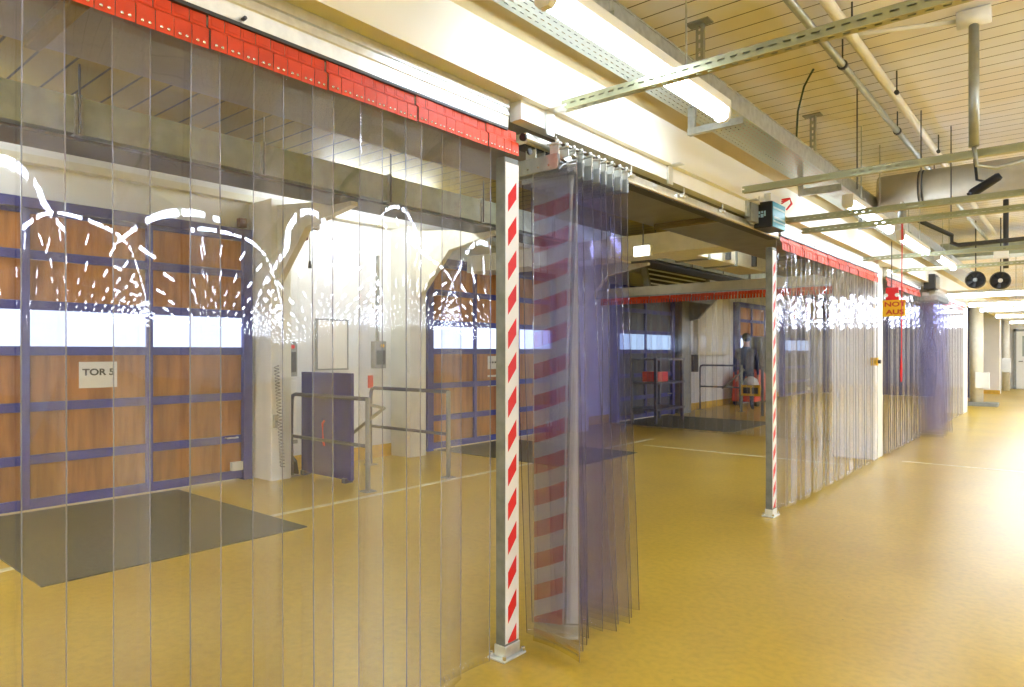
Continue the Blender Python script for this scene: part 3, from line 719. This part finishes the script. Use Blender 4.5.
bundle(-1.955, 2.478, 10, .067, lambda i: ('foremost clear sliding strip beside the near hazard post, mirroring its stripes' if i == 0 else f'violet-tinted sliding strip in the bunch, {ORD[i]} from the near hazard post'), 'bunched sliding strips', w=.32, first_mirror=True)
bundle(-1.90, 12.5, 7, .20, lambda i: f'distant bunched violet strip, {ORD[i]} from its near end', 'distant bunched strips', w=.36, mat='pvcd')

# ---------------------------------------------------------------- ceiling side of the aisle
# slotted struts along x
def strut(x0, x1, y, z, label):
    t = thing('slotted_strut', label, 'strut', (x0, y, z), 'slotted steel struts under the aisle ceiling')
    b = bm_(); h = .041
    box(b, 0, x1-x0, 0, .002, -h/2, h/2); box(b, 0, x1-x0, .039, .041, -h/2, h/2); o = obj('web', b, M['strut'], origin=(0,0,0)); o.parent = t
    b = bm_(); box(b, 0, x1-x0, 0, .041, -h/2-.002, -h/2); o = obj('flange', b, P_strutb, origin=(0,0,0)); o.parent = t
    b = bm_(); box(b, 0, x1-x0, 0, .010, h/2-.001, h/2+.001); box(b, 0, x1-x0, .031, .041, h/2-.001, h/2+.001); o = obj('lip', b, M['galv'], origin=(0,0,0)); o.parent = t
    return t
P_strutb = slotted('slotted channel base', (190,184,140), 'X', .05, .5, 'Y', .041, .16)
strut(-1.84, 2.6, 2.56, 2.50, 'slotted steel strut crossing below the nearest lamp')
strut(-1.82, 2.6, 4.70, 2.50, 'slotted steel strut with the vertical pipe on it, beyond the nearest lamp')
strut(-1.82, 2.6, 5.62, 2.42, 'slotted steel strut just above the blue motor box')
strut(-1.80, 2.6, 5.95, 2.378, 'slotted steel strut under the red pull cord switch')
strut(-1.84, 2.6, 8.25, 2.385, 'slotted steel strut meeting the top of the white column')
strut(-1.82, 2.6, 9.7, 2.386, 'slotted steel strut below the two round fans')
# cable tray
t = thing('cable_tray', 'long perforated cable tray above the row of lamps', 'cable tray', (-1.65, 8, 2.75))
b = bm_(); box(b, -1.78, -1.52, -3, 17, 2.748, 2.75); obj('bed', b, M['tray'], t, origin=(-1.65,0,0))
b = bm_(); box(b, -1.523, -1.52, -3, 17, 2.75, 2.85); box(b, -1.526, -1.514, -3, 17, 2.85, 2.856); obj('side', b, M['galv'], t)
b = bm_(); box(b, -1.78, -1.777, -3, 17, 2.75, 2.79); obj('side', b, M['galv'], t)
for k, (yy, cc) in enumerate(((-.05,'cable'),(.0,'cable'),(.05,'paleblue'))):
    b = bm_(); tube(b, [(-1.65+yy, -3+2*i, 2.762+.004*(i % 2)) for i in range(11)], .012, 6); obj('cable', b, M[cc], t)
B('pink_duct', (-1.72, -1.56, 4.2, 6.8, 2.752, 2.80), P('pinkish cover', (206,150,140), .5), t)
# tray hangers
def hanger(x, y, z0, label):
    t = thing('drop_bracket', label, 'bracket', (x, y, CZ), 'drop brackets holding the cable tray')
    b = bm_(); box(b, x-.07, x+.07, y-.04, y+.04, CZ-.008, CZ); obj('top_plate', b, M['steel'], t)
    b = bm_(); box(b, -.0225, .0225, -.001, .001, z0-CZ, 0); o = obj('channel', b, M['strutd'], origin=(0,0,0)); o.parent = t
    b = bm_(); box(b, x-.0225, x-.0205, y, y+.03, z0, CZ); box(b, x+.0205, x+.0225, y, y+.03, z0, CZ); obj('channel_side', b, M['galv'], t)
    B('arm', (x-.02, x+.02, y-.15, y+.1, z0-.02, z0), M['galv'], t)
hanger(-1.72, 3.78, 2.86, 'slotted drop bracket from the planked ceiling beside the nearest lamp')
hanger(-1.68, 5.85, 2.86, 'slotted drop bracket from the ceiling over the blue motor box')
# short arm under the lamp end
for y, lb in ((3.62, 'short bracket under the far end of the nearest lamp'), (5.6, 'wide sheet bracket under the cable tray above the blue motor box'), (7.5, 'short bracket under the tray over the lamps beyond the motor box')):
    b = bm_(); w = .035 if y != 5.6 else .05
    box(b, -1.72, -1.40, y, y+.004, 2.60, 2.60+w); box(b, -1.72, -1.40, y, y+.035, 2.598, 2.60); box(b, -1.72, -1.68, y+.005, y+.03, 2.601, 2.75)
    o = obj('tray_bracket', b, M['galv'], origin=(-1.6,y,2.6)); tag(o, lb, 'bracket', 'brackets under the cable tray')
# fluorescent lamps
def lamp(x, y0, y1, z, label, group, rod=True, axis='y', zr=CZ):
    t = thing('fluorescent_lamp', label, 'lamp', (x, (y0+y1)/2, z), group)
    b = bm_(); prism(b, [(x-.036,z+.025),(x-.032,z-.018),(x-.018,z-.030),(x+.018,z-.030),(x+.032,z-.018),(x+.036,z+.025)], 'y', y0+.03, y1-.03); obj('diffuser', b, M['tube'], t)
    b = bm_(); box(b, x-.045, x+.045, y0, y1, z+.025, z+.075); obj('housing', b, M['white'], t, bevel=.008)
    for a, c in ((y0, y0+.03), (y1-.03, y1)):
        b = bm_(); prism(b, [(x-.042,z+.025),(x-.038,z-.021),(x-.021,z-.037),(x+.021,z-.037),(x+.038,z-.021),(x+.042,z+.025)], 'y', a, c); obj('end_cap', b, M['white'], t)
    if rod:
        for yy in (y0+.45, y1-.45):
            b = bm_(); tube(b, [(x+.0,yy,z+.085),(x+.0,yy,zr)], .005, 6); box(b, x-.03, x+.03, yy-.02, yy+.02, z+.085, z+.11); obj('hanger_rod', b, M['galv'], t)
    return t
lamp(-1.46, 1.92, 3.51, 2.62, 'nearest bright fluorescent lamp under the cable tray at the top of the picture', 'lamps along the curtain beam')
lamp(-1.44, 5.95, 7.55, 2.56, 'bright fluorescent lamp above the strips right of the far hazard post', 'lamps along the curtain beam')
lamp(-1.44, 8.05, 9.6, 2.56, 'bright fluorescent lamp just before the white column', 'lamps along the curtain beam')
lamp(-1.46, 10.6, 12.1, 2.62, 'distant fluorescent lamp left of the two round fans', 'lamps along the curtain beam')
lamp(-1.46, -1.2, .35, 2.62, 'fluorescent lamp behind the viewpoint in line with the nearest lamp', 'lamps along the curtain beam')
# far crosswise tubes
FAR = [(14.2, 2.36), (17.2, 2.36), (19.4, 2.36), (23.2, 2.36), (28.2, 2.36)]
for i, (y, z) in enumerate(FAR):
    t = thing('strip_light', f'long crosswise strip light at the far end of the aisle, {ORD[i]} from the camera', 'lamp', (2, y, z), 'crosswise strip lights at the far end')
    x0 = -1.8
    for k in range(5):
        B('tube', (x0+1.62*k, x0+1.62*k+1.56, y-.07, y+.07, z-.045, z+.02), M['tube'], t)
    B('housing', (x0, x0+8.1, y-.11, y+.11, z+.02, z+.07), M['white'], t)
    for xx in (x0+.8, x0+3.2): B('hanger_rod', (xx-.006, xx+.006, y-.006, y+.006, z+.07, CZ), M['galv'], t)
# rows of lamps over the rest of the hall (off frame; seen mirrored in the strips)
HL = [('y', 2.4, -3+1.83*q, 2.53) for q in range(12)]
HL += [('x', 4.8+3.1*i, -2.7+2.45*j+.6*(i % 2), 2.64) for i in range(9) for j in range(14) if not (i == 0 and j > 8)]
protos = {}
for ax, X_, Y_, Z_ in HL:
    if ax not in protos:
        b = bm_()
        hl = .75 if ax == 'y' else .55
        box(b, -.028, .028, -hl, hl, -.045, -.012, 0); box(b, -.016, .016, -hl-.03, hl+.03, .075, .10, 1)
        for e in (-hl+.01, hl-.03): box(b, -.012, .012, e, e+.02, -.045, .08, 1)
        if ax == 'x': bmesh.ops.transform(b, matrix=Matrix.Rotation(PI/2, 4, 'Z'), verts=b.verts)
        o = obj('hall_lamp', b, [M['tubefar'], M['white']])
        tag(o, 'long-running ceiling tube parallel to the curtain, mirrored as arcs in the near strips' if ax == 'y' else 'ceiling tube of the hall to the right, mirrored as dashes in the strips', 'lamp', 'lamp row mirrored as arcs' if ax == 'y' else 'rows of lamps over the hall')
        protos[ax] = o
    else:
        o = protos[ax].copy(); COL.objects.link(o)
    o.location = (X_,Y_,Z_)
# fill lamps added out of view to light the loading side's wall, duct and column
proto = None
for X_, Y_ in ((-3.2,-1.6),(-3.2,-3.3),(-4.0,-2.6),(-4.8,-3.6),(-6.3,.4),(-6.3,-1.2),(-6.1,5.0),(-3.3,8.2),(-3.2,17.5)):
    if proto is None:
        b = bm_(); box(b, X_-.05, X_+.05, Y_-.75, Y_+.75, 3.10, 3.22, 0); box(b, X_-.07, X_+.07, Y_-.78, Y_+.78, 3.22, 3.30, 1)
        proto = obj('fill_lamp', b, [M['tubefill'], M['white']], origin=(X_,Y_,3.22)); tag(proto, 'unseen fill lamp added on the yellow ceiling of the loading side', 'lamp', 'added fill lamps of the loading side')
    else:
        o = proto.copy(); COL.objects.link(o); o.location = (X_,Y_,3.22)
# pipes below the planked ceiling
t = thing('ceiling_pipe', 'thin grey pipe below the planked ceiling, left of the thicker pale pipe', 'pipe', (-1.13, 6, 3.14))
b = bm_(); tube(b, [(-1.13,-2,3.14),(-1.13,13,3.14)], .022, 10); obj('pipe', b, M['pipegrey'], t)
for yy in (2.9, 4.55, 6.2, 8):
    b = bm_(); tube(b, [(-1.13,yy,3.16),(-1.13,yy,CZ)], .005, 6); tube(b, [(-1.13,yy-.015,3.14),(-1.13,yy+.015,3.14)], .03, 10); obj('pipe_clip', b, M['darkgrey'], t)
t = thing('ceiling_pipe', 'pale cream pipe below the planked ceiling, right of the thin grey pipe', 'pipe', (-1.02, 6, 3.2))
b = bm_(); tube(b, [(-1.02,-2,3.20),(-1.02,13,3.20)], .03, 12); obj('pipe', b, M['pipe'], t)
for yy in (4.1, 5.3, 7.1):
    b = bm_(); tube(b, [(-.97,yy,3.15),(-.97,yy,CZ)], .005, 6); tube(b, [(-.97,yy-.012,3.15),(-.97,yy+.012,3.15)], .016, 8); obj('pipe_clip', b, M['darkgrey'], t)
t = thing('drop_pipe', 'vertical grey pipe dropping from the planked ceiling at the upper right', 'pipe', (-.46, 4.6, 2.5))
b = bm_(); tube(b, [(-.46,4.62,2.52),(-.46,4.62,CZ-.09)], .026, 12); obj('pipe', b, M['pipegrey'], t)
b = bm_(); tube(b, [(-.54,4.62,CZ-.05),(-.38,4.62,CZ-.05)], .05, 12); obj('elbow', b, M['white'], t)
b = bm_(); tube(b, [(-1.3,4.35,CZ-.035),(-.54,4.62,CZ-.05)], .014, 8); obj('side_pipe', b, M['pipe'], t)
b = bm_(); tube(b, [(-.46,4.62,2.52),(-.45,4.66,2.42),(-.36,4.7,2.40),(-.2,4.75,2.44)], .012, 8); obj('hose', b, M['pipegrey'], t)
# threaded rods
for i, (x_, y_, z_, lb) in enumerate(((-1.22,5.3,2.52,'thin rod hanging from the ceiling between drop bracket and grey pipe'), (-.98,6.3,2.6,'thin threaded rod near the middle of the ceiling planks'), (-.85,6.9,2.5,'thin threaded rod left of the vertical grey pipe'))):
    b = bm_(); tube(b, [(x_,y_,z_),(x_,y_,CZ)], .005, 6); o = obj('threaded_rod', b, M['darkgrey'], origin=(x_,y_,CZ)); tag(o, lb, 'rod', 'threaded rods')
b = bm_(); tube(b, [(-1.53,4.95,2.86),(-1.52,4.95,3.05),(-1.47,4.92,3.2),(-1.42,4.9,3.27),(-1.40,4.9,CZ)], .007, 6); o = obj('loose_cable', b, P('green cable', (40,60,40), .5), origin=(-1.53,4.95,2.86)); tag(o, 'dark green cable looping from the ceiling down to the tray', 'cable')
# round foil duct across the aisle
t = thing('round_duct', 'fat round metal duct crossing the aisle below the ceiling', 'duct', (1, 9, 3.05))
b = bm_(); tube(b, [(-1.5,7.4,2.90),(3.5,7.4,2.90)], .165, 28); obj('duct_body', b, M['foil'], t)
for xx in (-1.16, -1.13, .4):
    b = bm_(); tube(b, [(xx,7.4,2.90),(xx+.012,7.4,2.90)], .17, 28); obj('band', b, M['darkgrey'], t)
t = thing('far_duct', 'grey rectangular duct crossing above the two round fans', 'duct', (1, 12.5, 2.6))
B('duct_body', (-1.75, 4, 13.0, 13.5, 2.88, 3.12), M['duct'], t)
for xx in (-.9, .5): B('flange', (xx, xx+.04, 12.98, 13.52, 2.865, 3.14), M['galv'], t)
t = thing('water_pipe', 'dark pipe run with an elbow under the far ceiling', 'pipe', (-1, 10.5, 2.9))
b = bm_(); tube(b, [(-1.55,9.7,3.0),(-1.30,10.6,2.90),(-1.30,10.6,2.80),(-1.22,10.6,2.76),(1.8,10.6,2.82)], .028, 8); obj('pipe', b, M['darkgrey'], t)
b = bm_(); tube(b, [(-.72,10.62,2.42),(-.72,10.62,CZ-.01)], .03, 8); obj('post', b, M['darkgrey'], t)
for x_, y_, lb in ((-.70, 9.66, 'white junction box on the strut above the right-hand fan'), (-.42, 10.2, 'grey junction box near the right edge above the fans')):
    t = thing('junction_box', lb, 'junction box', (x_, y_, 2.44)); B('case', (x_-.07, x_+.07, y_-.03, y_+.03, 2.44, 2.55), M['white'], t, bevel=.006); B('lid', (x_-.06, x_+.06, y_-.036, y_-.03, 2.45, 2.54), M['white'], t, bevel=.003)
# round fans
for x_, lb in ((-1.18, 'left of the two round black fans under the far ceiling'), (-.88, 'right of the two round black fans, with pale hub')):
    t = thing('round_fan', lb, 'fan', (x_, 12, 2.4), 'round fans')
    y_, z_ = (12.0, 2.42) if x_ < -1 else (12.0, 2.39)
    b = bm_(); tube(b, [(x_,y_-.02,z_),(x_,y_+.0,z_),(x_,y_+.16,z_)], [.115,.128,.12], 24, caps=False); obj('shroud', b, M['darkgrey'], t)
    b = bm_(); tube(b, [(x_,y_+.06,z_),(x_,y_+.07,z_)], .118, 24); obj('grille', b, M['darkgrey'], t)
    b = bm_()
    for k in range(7):
        a = 2*PI*k/7; u = Vector((math.cos(a),0,math.sin(a))); w = Vector((-math.sin(a),0,math.cos(a))); c = Vector((x_,y_+.03,z_))
        vs = [b.verts.new(c+u*r1+w*s1+Vector((0,d1,0))) for r1, s1, d1 in ((.03,-.012,.01),(.11,-.03,.02),(.11,.03,-.01),(.03,.012,-.01))]; b.faces.new(vs)
    obj('blade', b, M['darkgrey'], t)
    b = bm_(); tube(b, [(x_,y_-.01,z_),(x_,y_+.05,z_)], [.026,.032], 14); obj('hub', b, M['white'] if x_ > -1 else M['steel'], t)
    b = bm_(); tube(b, [(x_,y_+.16,z_),(x_,y_+.55,z_)], .08, 16); obj('duct_tail', b, M['duct'], t)
    b = bm_(); tube(b, [(x_,y_+.08,z_+.12),(x_,y_+.08,CZ)], .008, 6); obj('hanger_rod', b, M['darkgrey'], t)
# black surveillance camera on the duct
t = thing('security_camera', 'black camera mounted on the round duct near the right edge', 'camera', (-.60, 7.3, 2.85))
b = bm_(); d = Vector((.86,-.1,.5)).normalized(); c = Vector((-.62,7.1,2.80))
tube(b, [c-d*.13, c-d*.11, c+d*.10, c+d*.12], [.034,.04,.036,.026], 14); obj('body', b, M['black'], t)
b = bm_(); tube(b, [c-d*.15, c-d*.13], .026, 12); obj('lens', b, M['darkgrey'], t)
b = bm_(); tube(b, [c+d*.03, c+Vector((-.07,.05,.06)), c+Vector((-.10,.1,.35)), (c.x-.1,c.y+.1,CZ)], .012, 8); obj('mount', b, M['black'], t)
# motor box
t = thing('motor_box', 'dark motor box with teal side label on the beam over the doorway', 'motor box', (-1.84, 5.3, 2.29))
B('case', (-1.90, -1.76, 5.13, 5.42, 2.295, 2.49), M['black'], t, bevel=.008)
B('label_panel', (-1.760, -1.757, 5.14, 5.41, 2.30, 2.485), M['teal'], t)
b = bm_()
for z_ in (2.435, 2.335): box(b, -1.757, -1.755, 5.145, 5.40, z_, z_+.014)
box(b, -1.757, -1.755, 5.16, 5.40, 2.36, 2.378)
obj('stripe', b, M['paleblue'], t)
b = bm_()
for (a0,a1,z0,z1) in ((-1.868,-1.848,2.40,2.42),(-1.842,-1.826,2.405,2.42),(-1.866,-1.852,2.375,2.392),(-1.846,-1.824,2.372,2.398),(-1.82,-1.808,2.38,2.42)): box(b, a0, a1, 5.1285, 5.131, z0, z1)
obj('emblem', b, M['paleblue'], t)
b = bm_(); box(b, -1.85, -1.845, 5.1, 5.35, 2.49, 2.53); box(b, -1.90, -1.80, 5.22, 5.42, 2.49, 2.57); obj('terminal_cover', b, M['white'], t, bevel=.004)
b = bm_()
for k in range(3): tube(b, [(-1.79,5.43,2.55-.015*k),(-1.74,5.46+.01*k,2.56),(-1.73,5.47+.01*k,2.52),(-1.76,5.45,2.47)], .006, 6)
obj('wiring', b, M['redp'], t)
o = B('mounting_plate', (-1.90, -1.86, 4.98, 5.13, 2.33, 2.47), M['steel'], bevel=.004, origin=(-1.88,5.05,2.33)); tag(o, 'grey mounting plate left of the dark motor box', 'plate')
t = thing('motor_box', 'small grey motor box over the distant violet bundle', 'motor box', (-1.85, 12.6, 2.36))
B('case', (-1.92, -1.76, 12.55, 12.9, 2.36, 2.60), M['darkgrey'], t, bevel=.01); B('side_cover', (-1.76, -1.70, 12.6, 12.9, 2.37, 2.55), M['white'], t, bevel=.01)
# pull cord and NOT AUS sign
t = thing('pull_cord_switch', 'grey pull switch with red cord hanging down past the yellow sign', 'switch', (-1.1, 6.25, 2.5))
b = bm_(); tube(b, [(-1.10,6.22,2.53),(-1.10,6.22,2.45),(-1.10,6.22,2.41)], [.03,.03,.018], 12); obj('switch_body', b, M['steel'], t)
b = bm_(); tube(b, [(-1.10,6.22,2.57),(-1.10,6.22,2.53)], .012, 8); obj('nipple', b, M['white'], t)
b = bm_(); pts = [(-1.10+.007*math.cos(k*.9), 6.22, 2.41-.14*k/60+.0) for k in range(60)]; tube(b, pts, .004, 5); obj('coil', b, M['redp'], t)
b = bm_(); tube(b, [(-1.10,6.22,2.30),(-1.105,6.22,1.35)], .004, 5); tube(b, [(-1.105,6.22,1.35),(-1.107,6.22,1.22),(-1.107,6.22,1.12)], [.004,.01,.007], 6); obj('cord', b, M['redp'], t)
t = thing('emergency_stop_sign', 'yellow sign reading NOT AUS hung from a red holder by the white column', 'sign', (-1.4, 7.9, 1.75))
def at(u, v, Y):
    a = (u-512)/FPX; k = Y/(CS+a*SN); return Vector(((-SN+a*CS)*k, Y, EYE+k*(HORIZ-v)/FPX))
p0, p1 = at(882.5, 316, 7.9), at(905.5, 316, 7.9); zt_, zb_ = at(894,300,7.9).z, at(894,316.5,7.9).z
B('plate', (p0.x, p1.x, 7.895, 7.905, zb_, zt_), M['yellow'], t, bevel=.003)
B('holder', (p0.x+.03, p1.x-.06, 7.89, 7.91, zt_, zt_+.13), M['redp'], t, bevel=.006)
b = bm_(); xm = (p0.x+p1.x)/2-.02
for s in (-.05, .05): tube(b, [(xm+s,7.885,zt_+.05),(xm+s,7.89,zt_+.05)], .02, 10)
obj('eyelet', b, M['white'], t)
b = bm_(); tube(b, [(xm,7.9,zt_+.13),(xm,7.9,2.5)], .004, 5); obj('hanger', b, M['darkgrey'], t)
text('lettering', 'NOT', .066, M['redink'], t, ((p0.x+p1.x)/2+.01, 7.893, zt_-.046), (PI/2,0,0), sx=1.35)
text('lettering', 'AUS', .066, M['redink'], t, ((p0.x+p1.x)/2+.01, 7.893, zb_+.044), (PI/2,0,0), sx=1.35)
t = thing('emergency_button', 'small yellow button box on the edge of the white column', 'button', (-1.95, 9.43, 1.2))
B('case', (-2.01, -1.93, 9.40, 9.46, 1.19, 1.29), M['yellow'], t, bevel=.006)
b = bm_(); tube(b, [(-1.93,9.43,1.24),(-1.90,9.43,1.24)], .025, 10); obj('button', b, M['darkgrey'], t)
b = bm_(); tube(b, [(-1.95,9.45,1.29),(-1.95,9.45,2.34)], .006, 6); obj('conduit', b, M['steel'], t)

# ---------------------------------------------------------------- far end of the aisle
t = thing('stand_pipe', 'tall pale floor pipe with white box past the end of the last curtain', 'pipe', (-2.0, 20.7, 0))
b = bm_(); tube(b, [(-2.0,20.7,.05),(-2.0,20.7,2.6)], .14, 16); obj('pipe', b, M['pipe'], t)
B('box', (-2.02, -1.72, 20.5, 20.6, .45, .85), M['white'], t, bevel=.01)
B('foot', (-2.25, -1.55, 20.5, 20.9, 0, .10), M['steel'], t, bevel=.01)
b = bm_(); box(b, -2.9, -2.0, 27.0, 27.5, 0, CZ); struct('wall_side', b, M['wall'])
b = bm_(); box(b, -2.9, -1.98, 26.98, 27.0, 0, .12); struct('baseboard_side', b, M['ykick'])
t = thing('stand_pipe', 'thin pale pipe with white box left of the far door', 'pipe', (-1.98, 29.5, 0))
b = bm_(); tube(b, [(-2.0,29.5,0),(-2.0,29.5,2.6)], .11, 14); obj('pipe', b, M['pipe'], t)
B('box', (-2.15, -1.85, 29.3, 29.4, .65, 1.15), M['white'], t, bevel=.01)
d = bm_(); box(d, -1.80, -.75, 31.10, 31.16, .02, 2.12); dr = struct('door_1', d, M['white'])
b = bm_(); box(b, -1.88, -1.80, 31.08, 31.2, 0, 2.2); box(b, -.75, -.67, 31.08, 31.2, 0, 2.2); box(b, -1.88, -.67, 31.08, 31.2, 2.12, 2.2); obj('door_frame', b, M['steel'], dr)
b = bm_(); box(b, -1.62, -1.42, 31.09, 31.10, 1.2, 1.95); obj('door_window', b, P('wired glass', (170,180,170), .15), dr)
b = bm_(); tube(b, [(-1.72,31.1,1.02),(-1.72,31.04,1.02),(-1.60,31.04,1.02)], .015, 6); obj('door_handle', b, M['darkgrey'], dr)
o = B('notice', (-1.38, -1.2, 31.085, 31.095, 1.35, 1.9), M['teal'], origin=(-1.3,31.09,1.35)); tag(o, 'blue notice on the far white door', 'notice')
t = thing('fire_bucket', 'red bin standing in the recess left of the far wall panel', 'bin', (-2.75, 26.5, 0))
b = bm_(); tube(b, [(-2.72,26.4,0),(-2.72,26.4,.6)], [.2,.26], 16); obj('body', b, M['orange'], t)
b = bm_(); tube(b, [(-2.72,26.4,.6),(-2.72,26.4,.66)], [.27,.2], 16); obj('lid', b, M['orange'], t)

# ---------------------------------------------------------------- camera, world, view
cam = bpy.data.cameras.new('camera'); co = bpy.data.objects.new('camera', cam); COL.objects.link(co)
co.location = (0,0,EYE); co.rotation_euler = (PI/2, 0, TH)
cam.sensor_fit = 'HORIZONTAL'; cam.sensor_width = 36; cam.lens = 36*FPX/1024
cam.shift_y = (HORIZ-343.5)/1024
cam.clip_start = .05; cam.clip_end = 200
S.camera = co
w = bpy.data.worlds.new('world'); S.world = w; w.use_nodes = True
bg = w.node_tree.nodes['Background']; bg.inputs[0].default_value = (.9,.95,1,1); bg.inputs[1].default_value = .3
S.view_settings.view_transform = 'Standard'; S.view_settings.look = 'None'; S.view_settings.gamma = 1
S.view_settings.use_curve_mapping = False
S.view_settings.exposure = 1.45
try:
    c = S.cycles; c.transparent_max_bounces = 96; c.max_bounces = 10; c.diffuse_bounces = 5; c.glossy_bounces = 5; c.use_denoising = True
    c.sample_clamp_indirect = 6; c.caustics_reflective = False; c.caustics_refractive = False
except Exception: pass
